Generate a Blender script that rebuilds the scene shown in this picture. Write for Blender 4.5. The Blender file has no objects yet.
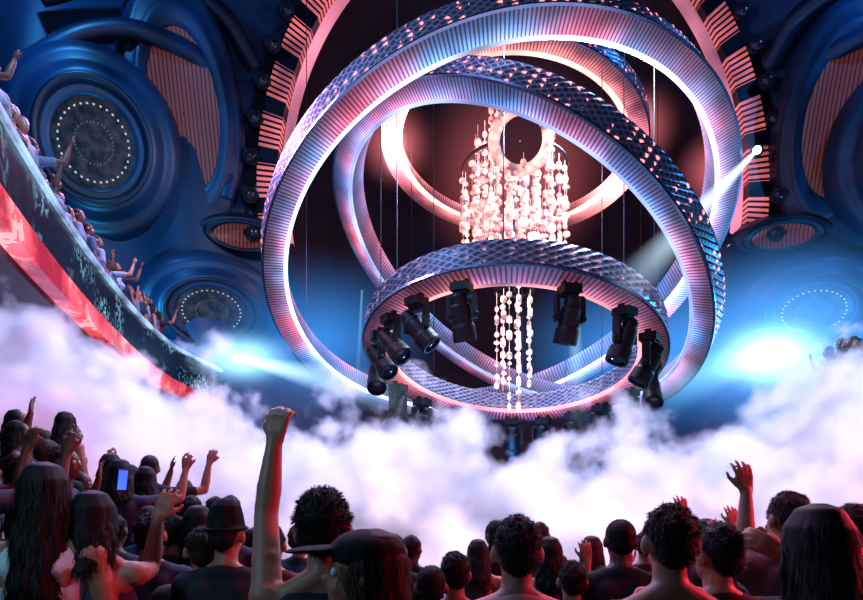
import bpy, math, random
import numpy as np
from mathutils import Vector, Matrix, Quaternion
random.seed(7)
F=600.0; CZ=1.85
SC=bpy.context.scene; COL=SC.collection
V=Vector
SC.view_settings.view_transform='Standard'
def at(px,py,Y): return V(((px-431.5)/F*Y, Y, CZ+(490-py)/F*Y))

# ------------------------------------------------------------------ materials
class N:
    def __init__(s,name):
        s.m=bpy.data.materials.new(name); s.m.use_nodes=True; s.nt=s.m.node_tree; s.nt.nodes.clear()
        s.out=s.nt.nodes.new("ShaderNodeOutputMaterial")
    def node(s,t,**k):
        n=s.nt.nodes.new(t)
        for a,b in k.items(): setattr(n,a,b)
        return n
    def link(s,a,b): s.nt.links.new(a,b)
    def setv(s,inp,v):
        if isinstance(v,bpy.types.NodeSocket): s.link(v,inp)
        else: inp.default_value=v
    def m_(s,op,a,b=0.0,c=0.0):
        n=s.node("ShaderNodeMath",operation=op)
        s.setv(n.inputs[0],a)
        if len(n.inputs)>1: s.setv(n.inputs[1],b)
        if len(n.inputs)>2: s.setv(n.inputs[2],c)
        return n.outputs[0]
    def clamp(s,a,lo=0.0,hi=1.0): return s.m_('MINIMUM',s.m_('MAXIMUM',a,lo),hi)
    def mix(s,f,a,b):
        n=s.node("ShaderNodeMix",data_type='RGBA')
        s.setv(n.inputs[0],f); s.setv(n.inputs[6],a); s.setv(n.inputs[7],b)
        return n.outputs[2]
    def uv(s):
        n=s.node("ShaderNodeUVMap"); sp=s.node("ShaderNodeSeparateXYZ"); s.link(n.outputs[0],sp.inputs[0]); return sp.outputs[0],sp.outputs[1]
    def pos(s):
        n=s.node("ShaderNodeNewGeometry"); sp=s.node("ShaderNodeSeparateXYZ"); s.link(n.outputs['Position'],sp.inputs[0]); return n.outputs['Position'],sp
    def obj(s):
        n=s.node("ShaderNodeTexCoord"); return n.outputs['Object']
    def noise(s,vec,scale,detail=3):
        n=s.node("ShaderNodeTexNoise"); n.inputs['Scale'].default_value=scale; n.inputs['Detail'].default_value=detail
        s.link(vec,n.inputs['Vector']); return n.outputs[0]
    def princ(s,col,rough=.6,metal=0.0,emis=None,es=0.0,bump=None,bs=.3,spec=.5):
        p=s.node("ShaderNodeBsdfPrincipled"); p.inputs['Specular IOR Level'].default_value=spec
        s.setv(p.inputs['Base Color'],col); s.setv(p.inputs['Roughness'],rough); s.setv(p.inputs['Metallic'],metal)
        if emis is not None:
            s.setv(p.inputs['Emission Color'],emis); s.setv(p.inputs['Emission Strength'],es)
        if bump is not None:
            b=s.node("ShaderNodeBump"); b.inputs['Strength'].default_value=bs; s.link(bump,b.inputs['Height']); s.link(b.outputs[0],p.inputs['Normal'])
        s.link(p.outputs[0],s.out.inputs['Surface'])
        return s.m
def c4(c): return (c[0],c[1],c[2],1.0)
def simple(name,col,rough=.6,metal=0.0,var=.25,scale=6,es=0.0,ecol=None,bs=.15,spec=.5):
    n=N(name); nz=n.noise(n.obj(),scale,4)
    dark=tuple(x*(1-var) for x in col); lite=tuple(min(1,x*(1+var)) for x in col)
    cm=n.mix(nz,c4(dark),c4(lite))
    return n.princ(cm,rough,metal,emis=c4(ecol or col) if es else None,es=es,bump=nz,bs=bs,spec=spec)
def hot(n,u,peaks):
    tot=None
    for pu,wd,g in peaks:
        d=n.m_('ABSOLUTE',n.m_('SUBTRACT',u,pu)); d=n.m_('MINIMUM',d,n.m_('SUBTRACT',1.0,d))
        k=n.m_('MAXIMUM',n.m_('SUBTRACT',1.0,n.m_('DIVIDE',d,wd)),0); k=n.m_('MULTIPLY',n.m_('MULTIPLY',k,k),g)
        tot=k if tot is None else n.m_('ADD',tot,k)
    return tot
def rib_mat(name,count,ca,cb,strength,duty=.4,nscale=.5,peaks=None):
    n=N(name); u,v=n.uv()
    t=n.m_('FRACT',n.m_('MULTIPLY',u,count)); s=n.m_('GREATER_THAN',t,duty)
    nz=n.noise(n.obj(),nscale,2); nz=n.clamp(n.m_('MULTIPLY',n.m_('SUBTRACT',nz,.38),4.0))
    n3=n.noise(n.obj(),1.3,2); n3=n.clamp(n.m_('MULTIPLY',n.m_('SUBTRACT',n3,.25),2.6),.4,1.3)
    col=n.mix(nz,c4(ca),c4(cb))
    gl=n.m_('ADD',.28,n.m_('MULTIPLY',n.m_('POWER',n.m_('SUBTRACT',1.0,v),2.2),2.1))
    gl=n.m_('MULTIPLY',gl,n3)
    if peaks: gl=n.m_('ADD',gl,hot(n,u,peaks))
    base=n.mix(s,(.02,.02,.04,1),(.12,.10,.16,1))
    return n.princ(base,.5,.2,emis=col,es=n.m_('MULTIPLY',n.m_('MULTIPLY',n.m_('ADD',n.m_('MULTIPLY',s,.75),.25),gl),strength))
def lattice_mat(name,nu,nv,led,es):
    n=N(name); u,v=n.uv()
    a=n.m_('SUBTRACT',n.m_('FRACT',n.m_('MULTIPLY',u,nu)),.5); b=n.m_('SUBTRACT',n.m_('FRACT',n.m_('MULTIPLY',v,nv)),.5)
    d=n.m_('ADD',n.m_('MULTIPLY',a,a),n.m_('MULTIPLY',b,b))
    dot=n.m_('LESS_THAN',d,.055)
    g=n.m_('ADD',n.m_('ABSOLUTE',a),n.m_('ABSOLUTE',b)); edge=n.m_('GREATER_THAN',n.m_('ABSOLUTE',n.m_('SUBTRACT',g,.5)),.12)
    nz=n.noise(n.obj(),3.0,3)
    base=n.mix(edge,(.45,.47,.62,1),n.mix(nz,(.04,.05,.10,1),(.20,.21,.34,1)))
    sel=n.m_('GREATER_THAN',n.noise(n.obj(),7,1),.55)
    return n.princ(base,.35,.6,emis=c4(led),es=n.m_('MULTIPLY',n.m_('MULTIPLY',dot,sel),es))
def emit(name,col,s,nscale=4,var=.3,detail=2,peaks=None):
    n=N(name); nz=n.noise(n.obj(),nscale,detail)
    k=n.m_('MAXIMUM',n.m_('ADD',n.m_('MULTIPLY',n.m_('SUBTRACT',nz,.5),5*var),1.0),.12)
    if peaks:
        u,v=n.uv(); k=n.m_('ADD',k,hot(n,u,peaks))
    return n.princ(c4([min(1,x)*.5 for x in col]),.4,0,emis=c4(col),es=n.m_('MULTIPLY',k,s))

# ------------------------------------------------------------------ mesh helpers
def mesh(name,verts,faces,mat=None,uvs=None,smooth=False):
    me=bpy.data.meshes.new(name); me.from_pydata([tuple(v) for v in verts],[],faces); me.update()
    if uvs is not None:
        ul=me.uv_layers.new(name="UVMap")
        for p in me.polygons:
            for li,uv in zip(p.loop_indices,uvs[p.index]): ul.data[li].uv=uv
    if mat: me.materials.append(mat)
    if smooth: me.polygons.foreach_set("use_smooth",[True]*len(me.polygons))
    return me
def obj(name,me,parent=None,loc=(0,0,0),rot=None,label=None,category=None,kind=None,group=None):
    o=bpy.data.objects.new(name,me); COL.objects.link(o); o.location=loc
    if rot is not None:
        if isinstance(rot,Quaternion): o.rotation_mode='QUATERNION'; o.rotation_quaternion=rot
        else: o.rotation_euler=rot
    if parent: o.parent=parent
    if label: o["label"]=label
    if category: o["category"]=category
    if kind: o["kind"]=kind
    if group: o["group"]=group
    return o
def lathe(name,prof,n,mat,a0=0,a1=2*math.pi,sx=1,sy=1,smooth=False,alt=0.0):
    full=abs(a1-a0-2*math.pi)<1e-6; cols=n if full else n+1
    P=len(prof); vs=[];fs=[];uv=[]
    L=[0]
    for i in range(1,P): L.append(L[-1]+math.hypot(prof[i][0]-prof[i-1][0],prof[i][1]-prof[i-1][1]))
    tot=L[-1] or 1
    for j in range(cols):
        a=a0+(a1-a0)*j/n
        for i,(r,z) in enumerate(prof):
            rr=r+(alt if (i+j)%2==0 and 0<i<P-1 else 0)
            vs.append((rr*math.cos(a)*sx,rr*math.sin(a)*sy,z))
    for j in range(n):
        j2=(j+1)%cols
        for i in range(P-1):
            fs.append((j*P+i,j2*P+i,j2*P+i+1,j*P+i+1))
            uv.append(((j/n,L[i]/tot),((j+1)/n,L[i]/tot),((j+1)/n,L[i+1]/tot),(j/n,L[i+1]/tot)))
    return mesh(name,vs,fs,mat,uv,smooth)
def box(c,s):
    x,y,z=c; a,b,d=s[0]/2,s[1]/2,s[2]/2
    v=[(x+i*a,y+j*b,z+k*d) for i in(-1,1) for j in(-1,1) for k in(-1,1)]
    f=[(0,1,3,2),(4,6,7,5),(0,4,5,1),(2,3,7,6),(0,2,6,4),(1,5,7,3)]
    return v,f
def merge(parts):
    vs=[];fs=[]
    for v,f in parts:
        o=len(vs); vs+=list(v); fs+=[tuple(i+o for i in q) for q in f]
    return vs,fs
def capsule(a,b,ra,rb,seg=10,h=3):
    a=V(a);b=V(b);d=(b-a)
    if d.length<1e-6: d=V((0,0,1e-4))
    q=d.normalized().to_track_quat('Z','Y'); vs=[];fs=[]
    rings=[]
    for i in range(1,h+1):
        t=math.pi/2*i/h; rings.append((a,ra*math.sin(t),-ra*math.cos(t)))
    for i in range(0,h):
        t=math.pi/2*i/h; rings.append((b,rb*math.cos(t),rb*math.sin(t)))
    vs.append(a-q@V((0,0,ra)))
    for c,r,z in rings:
        for j in range(seg):
            t=2*math.pi*j/seg; vs.append(c+q@V((r*math.cos(t),r*math.sin(t),z)))
    vs.append(b+q@V((0,0,rb)))
    for j in range(seg): fs.append((0,1+(j+1)%seg,1+j))
    R=len(rings)
    for i in range(R-1):
        for j in range(seg):
            k=(j+1)%seg; fs.append((1+i*seg+j,1+i*seg+k,1+(i+1)*seg+k,1+(i+1)*seg+j))
    l=len(vs)-1
    for j in range(seg): fs.append((l,1+(R-1)*seg+j,1+(R-1)*seg+(j+1)%seg))
    return vs,fs
def ellip(c,r,rot=None,seg=14):
    v,f=capsule((0,0,-1e-3),(0,0,1e-3),1,1,seg,5)
    M=rot or Matrix.Identity(3)
    return [V(c)+M@V((p[0]*r[0],p[1]*r[1],p[2]*r[2])) for p in v],f
def xform(part,M): return [M@V(p) for p in part[0]],part[1]
def remeshed(name,parts,voxel,smooth=2,mat=None):
    vs,fs=merge(parts); me=mesh(name+"_src",vs,fs); o=bpy.data.objects.new("tmp",me); COL.objects.link(o)
    r=o.modifiers.new("r",'REMESH'); r.mode='VOXEL'; r.voxel_size=voxel
    if smooth:
        s=o.modifiers.new("s",'SMOOTH'); s.factor=.5; s.iterations=smooth
    dg=bpy.context.evaluated_depsgraph_get(); ev=o.evaluated_get(dg)
    out=bpy.data.meshes.new_from_object(ev); out.name=name
    bpy.data.objects.remove(o); bpy.data.meshes.remove(me)
    out.materials.clear()
    if mat: out.materials.append(mat)
    out.polygons.foreach_set("use_smooth",[True]*len(out.polygons))
    return out
def empty(name,loc,label,category,group=None,quat=None,rot=None,scale=1):
    e=obj(name,None,None,loc,quat if quat is not None else rot,label,category,None,group); e.empty_display_size=.2
    e.scale=(scale,)*3
    return e

# ================================================================== ROOM
navy=N("blue_plaster")
p_,sp_=navy.pos()
nz=navy.noise(p_,.35,3)
w=navy.node("ShaderNodeTexWave"); w.inputs['Scale'].default_value=.25; w.inputs['Distortion'].default_value=7; w.inputs['Detail'].default_value=1; navy.link(p_,w.inputs['Vector'])
navy=navy.princ(navy.mix(nz,(.003,.010,.04,1),(.010,.065,.15,1)),.5,.1,bump=w.outputs[0],bs=.8)
maroon=simple("maroon_dome",(.02,.004,.010),.8)
floor_m=simple("club_floor",(.03,.025,.035),.4)
EY=1.25
ACX,ACZ=at(511,190,16).x,at(511,190,16).z
def funY(r): return 16-.5*(r-6.05)+ (0.3*math.sin((r-6.05)*2.2) if r>6.1 else 0)
vs=[];fs=[];NA=120;rs=[6.1+(22-6.1)*(i/60)**1.2 for i in range(61)]
for r in rs:
    for j in range(NA):
        a=2*math.pi*j/NA
        vs.append((max(-14,min(16,ACX+r*math.cos(a))),max(4,funY(r)),max(0,min(19,ACZ+r*math.sin(a)*EY))))
for i in range(60):
    for j in range(NA):
        k=(j+1)%NA; fs.append((i*NA+j,i*NA+k,(i+1)*NA+k,(i+1)*NA+j))
obj("wall_back",mesh("wall_back",vs,fs,navy,smooth=True),kind="structure")
prof=[(6.1,0),(6.1,-1.2),(5.8,-1.3),(5.8,-2.2),(5.3,-2.3),(5.3,-3.0),(4.6,-3.2),(3.6,-3.6),(3.5,-4.0),(0.01,-4.2)]
Mq=Matrix(((1,0,0),(0,0,-1),(0,1,0))).to_quaternion()
obj("wall_recess",lathe("wall_recess",prof,96,maroon,sy=EY,smooth=True),None,(ACX,16,ACZ),Mq,kind="structure")
def quad(name,co,mat):
    return obj(name,mesh(name,co,[(0,1,2,3)],mat),kind="structure")
quad("floor",[(-14,-5,0),(16,-5,0),(16,21,0),(-14,21,0)],floor_m)
quad("ceiling",[(-14,-5,19),(16,-5,19),(16,14,19),(-14,14,19)],maroon)
quad("wall_left",[(-14,-5,0),(-14,14,0),(-14,14,19),(-14,-5,19)],navy)
quad("wall_right",[(16,-5,0),(16,14,0),(16,14,19),(16,-5,19)],navy)
quad("wall_front",[(-14,-5,0),(16,-5,0),(16,-5,19),(-14,-5,19)],maroon)
segm=N("arch_ribs"); u,v=segm.uv()
seg=segm.m_('GREATER_THAN',segm.m_('FRACT',segm.m_('MULTIPLY',u,22)),.32)
st=segm.m_('GREATER_THAN',segm.m_('FRACT',segm.m_('MULTIPLY',u,22*9)),.42)
f_=segm.m_('MULTIPLY',seg,st)
nzz=segm.noise(segm.obj(),.6,2); nzz=segm.m_('MAXIMUM',segm.m_('MULTIPLY',segm.m_('SUBTRACT',nzz,.3),2.6),.2)
segm=segm.princ(segm.mix(f_,(.008,.006,.016,1),(.2,.10,.14,1)),.4,.2,emis=(1,.20,.20,1),es=segm.m_('MULTIPLY',segm.m_('MULTIPLY',f_,nzz),1.3))
a0,a1=math.radians(-12),math.radians(192)
obj("trim_1",lathe("trim_1",[(6.15,.05),(6.15,.35),(6.66,.42),(6.66,.05)],240,segm,a0,a1,sy=EY),None,(ACX,16,ACZ),Mq,kind="structure")
obj("trim_2",lathe("trim_2",[(5.90,.0),(5.88,.22),(5.96,.3),(6.08,.22),(6.12,.0)],160,emit("arch_light",(.9,.26,.36),.75,.5,.7),a0,a1,sy=EY),None,(ACX,16,ACZ),Mq,kind="structure")
obj("trim_3",lathe("trim_3",[(6.66,.0),(6.66,.3),(6.98,.3),(6.98,.0)],160,simple("arch_dark",(.02,.018,.035),.4,.3),a0,a1,sy=EY),None,(ACX,16,ACZ),Mq,kind="structure")

blackm=simple("black_metal",(.005,.006,.010),.5,.2,bs=.05,spec=.35)
lensm=emit("lens_glow",(.5,.8,1.0),1.6)
canm=lathe("lamp_can",[(0.01,0),(.2,0),(.24,.1),(.24,.35),(.2,.42),(.17,.36),(.01,.34)],20,blackm,smooth=True)
bul=lathe("lamp_bulb",[(.165,.365),(.12,.40),(.01,.42)],16,simple("bulb_off",(.03,.015,.03),.15),smooth=True)
brk=mesh("lamp_bracket",*merge([box((0,0,-.1),(.3,.12,.2)),box((.24,0,.15),(.04,.1,.4)),box((-.24,0,.15),(.04,.1,.4))]),blackm)
for k in range(31):
    a=math.radians(-9+k*6.6)
    if 58<math.degrees(a)<122: continue
    loc=(ACX+6.85*math.cos(a),15.5,ACZ+6.85*math.sin(a)*EY)
    e=empty("wall_lamp",loc,"round black spotlight can fixed on the lit arch",'lamp',"spotlights along the arch",quat=V((-.5*math.cos(a),-1,-.6)).to_track_quat('Z','Y'),scale=.85)
    obj("lamp_can",canm,e); obj("lamp_bulb",bul,e); obj("bracket",brk,e)

def reliefmat(name,lo,hi):
    n=N(name); p_,sp=n.pos(); nz=n.noise(p_,.45,4); k=n.clamp(n.m_('MULTIPLY',n.m_('SUBTRACT',nz,.38),4))
    nb=n.noise(p_,5,4)
    return n.princ(n.mix(k,c4(lo),c4(hi)),.42,.1,bump=nb,bs=.12)
ridge=reliefmat("blue_relief",(.002,.008,.026),(.009,.058,.15))
ridge2=reliefmat("dark_blue_relief",(.002,.005,.014),(.004,.018,.05))
dm=N("dotted_disc"); u,v=dm.uv()
a=dm.m_('SUBTRACT',dm.m_('FRACT',dm.m_('MULTIPLY',u,34)),.5)
vv=dm.m_('MULTIPLY',v,8); b=dm.m_('SUBTRACT',dm.m_('FRACT',vv),.5); row=dm.m_('FLOOR',vv)
d=dm.m_('ADD',dm.m_('MULTIPLY',a,a),dm.m_('MULTIPLY',b,b))
sel=dm.m_('ADD',dm.m_('COMPARE',row,1,.2),dm.m_('MULTIPLY',dm.m_('COMPARE',row,4,.2),.2))
dot=dm.m_('MULTIPLY',dm.m_('LESS_THAN',d,.035),sel)
nz=dm.noise(dm.obj(),5,6); nz=dm.clamp(dm.m_('MULTIPLY',dm.m_('SUBTRACT',nz,.4),4))
dm=dm.princ(dm.mix(nz,(.002,.003,.006,1),(.10,.05,.04,1)),.5,.2,emis=(.6,.8,1,1),es=dm.m_('MULTIPLY',dot,.7))
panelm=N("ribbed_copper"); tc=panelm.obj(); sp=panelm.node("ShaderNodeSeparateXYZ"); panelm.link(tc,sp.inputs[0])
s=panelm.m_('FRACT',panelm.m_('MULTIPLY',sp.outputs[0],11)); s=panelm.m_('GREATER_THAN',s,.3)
panelm=panelm.princ(panelm.mix(s,(.06,.014,.02,1),(.22,.065,.055,1)),.5,.2,emis=(.8,.15,.11,1),es=panelm.m_('MULTIPLY',panelm.m_('ADD',s,.2),.07))  # faint red glow painted into the copper ribs by emission
def lookq(dirv,roll=0): return V(dirv).to_track_quat('Z','Y')@Quaternion((0,0,1),roll)
def medallion(px,py,Y,R,dirv,sx=1,sy=1,roll=0):
    loc=at(px,py,Y)
    e=empty("medallion",loc,"round blue plaster wall medallion with dotted dark centre","wall medallion","wall medallions",quat=lookq(dirv,roll))
    k=[(1.68,-.8),(1.58,-.35),(1.48,-.2),(1.38,-.12),(1.3,-.14),(1.22,-.04),(1.12,.14),(1.03,.22),(.97,.2),(.92,.05),(.86,-.03),(.80,.03),(.73,-.08)]
    obj("surround",lathe("surround",[(r*R,z*R*.8) for r,z in k],72,ridge,sx=sx,sy=sy,smooth=True),e)
    obj("rim",lathe("rim",[(1.03*R,.19*R),(.98*R,.24*R),(.9*R,.16*R),(.88*R,.02*R)],72,ridge2,sx=sx,sy=sy,smooth=True),e)
    obj("disc",lathe("disc",[(.75*R,-.06*R),(.01,-.02*R)],90,dm,sx=sx,sy=sy),e)
medallion(94,143,13.4,1.15,(.5,-1,-.35),sy=1.12)
medallion(212,312,14.6,1.0,(.45,-1,-.5),sx=1.1,sy=.8)
medallion(814,312,14.6,1.0,(-.5,-1,-.5),sx=1.1,sy=.8)
medallion(935,143,13.2,1.2,(-.5,-1,-.35),sy=1.12)
def leaf(px,py,Y,rx,rz,dirv,roll,mat=None):
    loc=at(px,py,Y)
    e=empty("wall_niche",loc,"tall oval niche with ribbed copper-red inlay and blue ridges","wall niche","ribbed niches",quat=lookq(dirv,roll))
    obj("inlay",lathe("inlay",[(1.0,0),(.5,-.12),(.02,-.15)],64,panelm,sx=rx,sy=rz),e)
    k=[(1.85,-.7),(1.7,-.25),(1.6,-.05),(1.5,.0),(1.4,-.02),(1.3,.08),(1.2,.12),(1.1,.05),(1.02,.05),(.98,-.1)]
    obj("surround",lathe("surround",[(r,z) for r,z in k],72,mat or ridge,sx=rx,sy=rz,smooth=True),e)
leaf(184,112,14.4,.80,1.75,(.45,-1,-.3),.12)
leaf(842,122,14.4,.80,1.65,(-.45,-1,-.3),-.12)
leaf(243,236,15.2,.7,.28,(.35,-1,-.5),0,ridge2)
leaf(783,236,15.2,.7,.28,(-.35,-1,-.5),0,ridge2)
def moulding(pts,r,mat):
    P=[at(*p) for p in pts]
    cu=bpy.data.curves.new("swirl_moulding",'CURVE'); cu.dimensions='3D'; cu.bevel_depth=r; cu.bevel_resolution=3; cu.resolution_u=12
    sp=cu.splines.new('BEZIER'); sp.bezier_points.add(len(P)-1)
    for b,p in zip(sp.bezier_points,P): b.co=p; b.handle_left_type=b.handle_right_type='AUTO'
    cu.materials.append(mat); o=bpy.data.objects.new("swirl_moulding",cu); COL.objects.link(o)
    dg=bpy.context.evaluated_depsgraph_get(); me=bpy.data.meshes.new_from_object(o.evaluated_get(dg)); bpy.data.objects.remove(o)
    me.polygons.foreach_set("use_smooth",[True]*len(me.polygons))
    obj("swirl_moulding",me,None,(0,0,0),label="curved blue plaster moulding sweeping across the wall",category="wall moulding",group="swirling wall mouldings")
for mir in (0,1):
    for pts,r,mt in (([(20,66,12.9),(100,30,13.3),(160,38,13.8),(212,72,14.6),(236,130,15.3),(226,200,15.3)],.22,ridge),
                  ([(40,-5,12.7),(130,-22,13.4),(215,8,14.4),(254,66,15.4)],.22,ridge2)):
        moulding([((1022-p[0]) if mir else p[0],p[1],p[2]) for p in pts],r,mt)

# ================================================================== RINGS
lat_big=lattice_mat("lattice_big",160,4,(1,.22,.24),2.8)
lat_small=lattice_mat("lattice_small",80,4,(.9,.5,.7),.5)
ribA=rib_mat("ribs_large",460,(.20,.44,1.0),(1.0,.16,.24),1.3,peaks=[(.06,.09,1.5)])
ribB=rib_mat("ribs_second",410,(.16,.38,1.0),(1.0,.18,.28),1.1)
ribE=rib_mat("ribs_small",200,(.65,.22,.5),(1.0,.22,.22),.75)
pk=[(.5,.10,18),(.02,.11,18)]
ribC=rib_mat("ribs_upper",280,(1,.28,.25),(1,.2,.28),1.2,peaks=[(.5,.11,9),(.02,.12,9)])
stripA=emit("strip_cool",(.66,.76,1.0),1.8,.6,.7)
stripB=emit("strip_blue",(.45,.56,1.0),1.0,.6,.8)
stripP=emit("strip_pink",(1.0,.36,.34),1.2,.5,.9)
innerm=rib_mat("inner_ribs",340,(.18,.36,.95),(1.0,.18,.25),.65)
innerP=rib_mat("inner_ribs_pink",260,(.9,.2,.3),(1.0,.28,.24),1.0,peaks=pk)
chrome=simple("edge_chrome",(.3,.4,.6),.25,.9)
def ringframe(cx,Y,cz,nx,nz_):
    Z=V((-nx,1,-nz_)).normalized(); X=(V((1,0,0))-Z*Z.x).normalized(); Yv=Z.cross(X)
    return V((cx,Y,cz)),X,Yv,Z,Matrix((X,Yv,Z)).transposed().to_quaternion()
def ring(cx,Y,cz,R,nx,nz_,h,t,lat,rib,strip,inner,label,nseg=320,alt=.022,sw=.025):
    c,X,Yv,Z,q=ringframe(cx,Y,cz,nx,nz_)
    e=empty("chandelier_ring",c,label,"chandelier ring","suspended light rings",quat=q)
    ro=R+t/2; ri=R-t/2
    obj("lattice_shell",lathe("lattice_shell",[(ro,-h/2+h*i/8) for i in range(9)],nseg,lat,alt=alt),e)
    obj("ribbed_panel",lathe("ribbed_panel",[(ri+.05,-h/2),(ro,-h/2)],nseg,rib),e)
    if inner is lat: obj("inner_panel",lathe("inner_panel",[(ri,h/2-(h-.08)*i/8) for i in range(9)],nseg,inner,alt=-alt),e)
    else: obj("inner_panel",lathe("inner_panel",[(ri,h/2),(ri,-h/2+.08)],nseg,inner),e)
    obj("light_strip",lathe("light_strip",[(ri,-h/2+.07),(ri-sw,-h/2+.03),(ri,-h/2-.02),(ri+.05,-h/2)],nseg,strip,smooth=True),e)
    obj("top_plate",lathe("top_plate",[(ro,h/2),(ri,h/2)],nseg,blackm),e)
    obj("edge_rail",lathe("edge_rail",[(ro-.01,-h/2-.015),(ro+.03,-h/2-.015),(ro+.03,-h/2+.03),(ro,-h/2+.03)],nseg,chrome),e)
    return c,X,Yv,Z
rA=ring(1.33,12,6.28,4.34,.38,-1.83,.55,.40,lat_big,ribA,stripA,innerm,"largest tilted ring with studded lattice outside and lit ribs")
rB=ring(1.59,12.03,6.13,3.83,-1.9,-3.03,.48,.38,lat_big,ribB,stripB,innerm,"tilted ring crossing the largest one, blue-white and pink ribs")
rE=ring(1.46,11,4.42,2.45,-.32,-3.33,.44,.46,lat_small,ribE,stripP,lat_small,"small low ring with diamond lattice carrying black spotlights",160)
rC=ring(1.99,15,10.39,3.04,-.62,-5.38,.36,.44,lat_big,ribC,emit("strip_hot",(1.0,.50,.44),2.0,.35,.8,peaks=pk),innerP,"high thin ring glowing pink around its inner edge",160,.012,.09)

cabm=simple("steel_cable",(.05,.05,.07),.4,.8)
def cable(p,ztop,r=.009):
    p=V(p); v,f=capsule((0,0,0),(0,0,ztop-p.z),r,r,6,1)
    obj("suspension_cable",mesh("suspension_cable",v,f,cabm),None,p,label="thin steel cable holding a light ring from above",category="cable",group="ring suspension cables")
for rg,R,angs,zt in ((rE,2.5,(35,80,125,170,215,260,305,350),14.5),(rB,3.86,(20,60,100,140),15.5),(rA,4.34,(30,75,115,160),15.5)):
    c,X,Yv,Z=rg
    for a in angs:
        a=math.radians(a); p=c+R*(math.cos(a)*X+math.sin(a)*Yv)+Z*.2
        cable(p,zt)

headm=lathe("head",[(.01,-.42),(.10,-.42),(.15,-.36),(.16,-.22),(.19,-.18),(.2,-.02),(.2,.16),(.225,.22),(.235,.46),(.22,.5),(.18,.5),(.17,.42),(.01,.40)],24,blackm)
lensme=lathe("lens",[(.17,.43),(.1,.47),(.01,.485)],20,lensm,smooth=True)
lensme2=lathe("lens",[(.17,.43),(.1,.47),(.01,.485)],20,simple("lens_glass",(.02,.03,.06),.1,0),smooth=True)
basem=mesh("base",*merge([box((0,0,-.09),(.36,.36,.16)),box((0,0,-.19),(.26,.26,.06)),box((.12,0,0.02),(.06,.12,.08)),box((-.12,0,0.02),(.06,.12,.08))]),blackm)
yokem=mesh("yoke",*merge([box((0,0,-.25),(.54,.16,.07)),box((.26,0,-.47),(.06,.17,.46)),box((-.26,0,-.47),(.06,.17,.46)),capsule((-.3,0,-.62),(.3,0,-.62),.05,.05,12)]),blackm)
c,X,Yv,Z=rE
for a,tx,ty,lit in ((-114,.05,.3,0),(-77,-.1,.25,1),(-53,-.35,.2,0),(-33,-.3,.5,0),(-133,.8,.4,0),(-149,1.1,.3,0),(-178,1.0,.1,0),(-163,.9,.5,0),(-10,-.9,.1,0),(132,.1,-.3,0),(116,.1,-.3,0),(100,0,-.2,0),(82,0,-.3,0),(66,-.1,-.2,0),(50,-.1,-.2,0),(34,-.3,-.2,0),(15,-.6,0,0),(150,.5,0,0)):
    ar=math.radians(a); p=c+2.45*(math.cos(ar)*X+math.sin(ar)*Yv)-Z*.28
    e=empty("moving_head_light",p,"black moving-head stage spotlight hanging under the small ring" if not lit else "black moving-head stage spotlight with glowing lens","stage light","stage spotlights on the small ring",rot=(0,0,ar+math.pi/2),scale=.76 if a<30 else .82)
    obj("base",basem,e); obj("yoke",yokem,e)
    hd=obj("head",headm,e,(0,0,-.62),V((tx,ty,-1)).to_track_quat('Z','Y'))
    obj("lens",lensme if lit else lensme2,hd)

# ================================================================== CRYSTAL CHANDELIER
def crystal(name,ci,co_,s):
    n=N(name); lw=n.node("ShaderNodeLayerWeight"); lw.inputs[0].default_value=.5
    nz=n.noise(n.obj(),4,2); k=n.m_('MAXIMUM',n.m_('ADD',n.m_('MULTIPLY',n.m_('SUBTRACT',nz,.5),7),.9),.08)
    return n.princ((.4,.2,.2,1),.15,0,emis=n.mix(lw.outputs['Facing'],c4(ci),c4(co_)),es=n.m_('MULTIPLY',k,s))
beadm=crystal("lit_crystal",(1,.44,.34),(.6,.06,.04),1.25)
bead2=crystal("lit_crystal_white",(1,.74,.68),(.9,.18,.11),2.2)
def strand(L,seed,mat,big=1.0):
    rn=random.Random(seed); parts=[capsule((0,0,0),(0,0,-L),.004,.004,5,1)]
    z=-rn.uniform(.02,.3)
    while z>-L:
        l=rn.choice([.09,.13,.18,.24])*big; r=rn.uniform(.042,.072)*big
        ps=[(0.012,0),(r*.8,.02),(r,.05),(r,l-.04),(r*.8,l-.015),(.012,l)]
        seg=8; vs=[];fs=[]
        for (rr,zz) in ps:
            for j in range(seg): t=2*math.pi*j/seg; vs.append((rr*math.cos(t),rr*math.sin(t)*.6,z-zz))
        for i in range(len(ps)-1):
            for j in range(seg): fs.append((i*seg+j,(i+1)*seg+j,(i+1)*seg+(j+1)%seg,i*seg+(j+1)%seg))
        fs.append(tuple(range(seg))); fs.append(tuple((len(ps)-1)*seg+j for j in reversed(range(seg))))
        parts.append((vs,fs)); z-=l+rn.choice([.04,.07,.14,.24])
    return mesh("crystal_strand",*merge(parts),mat)
cc=V((at(514,200,12.6).x,12.6,0))
che=empty("crystal_chandelier",(cc.x,12.6,10.6),"glowing warm-pink crystal chandelier of hanging glass strands","chandelier")
def relz(z): return z-10.6
def hoop(r,z,mat,w=.035,n="hoop"):
    obj(n,lathe(n,[(r+w*math.cos(t),w*math.sin(t)) for t in [2*math.pi*i/8 for i in range(9)]],48,mat,smooth=True),che,(0,0,relz(z)))
hoop(.5,10.25,blackm); hoop(.78,9.6,blackm); hoop(1.08,8.6,blackm)
obj("stem",mesh("stem",*capsule((0,0,5.3),(0,0,-4.6),.03,.03,8,1),blackm),che)
k=0
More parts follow.
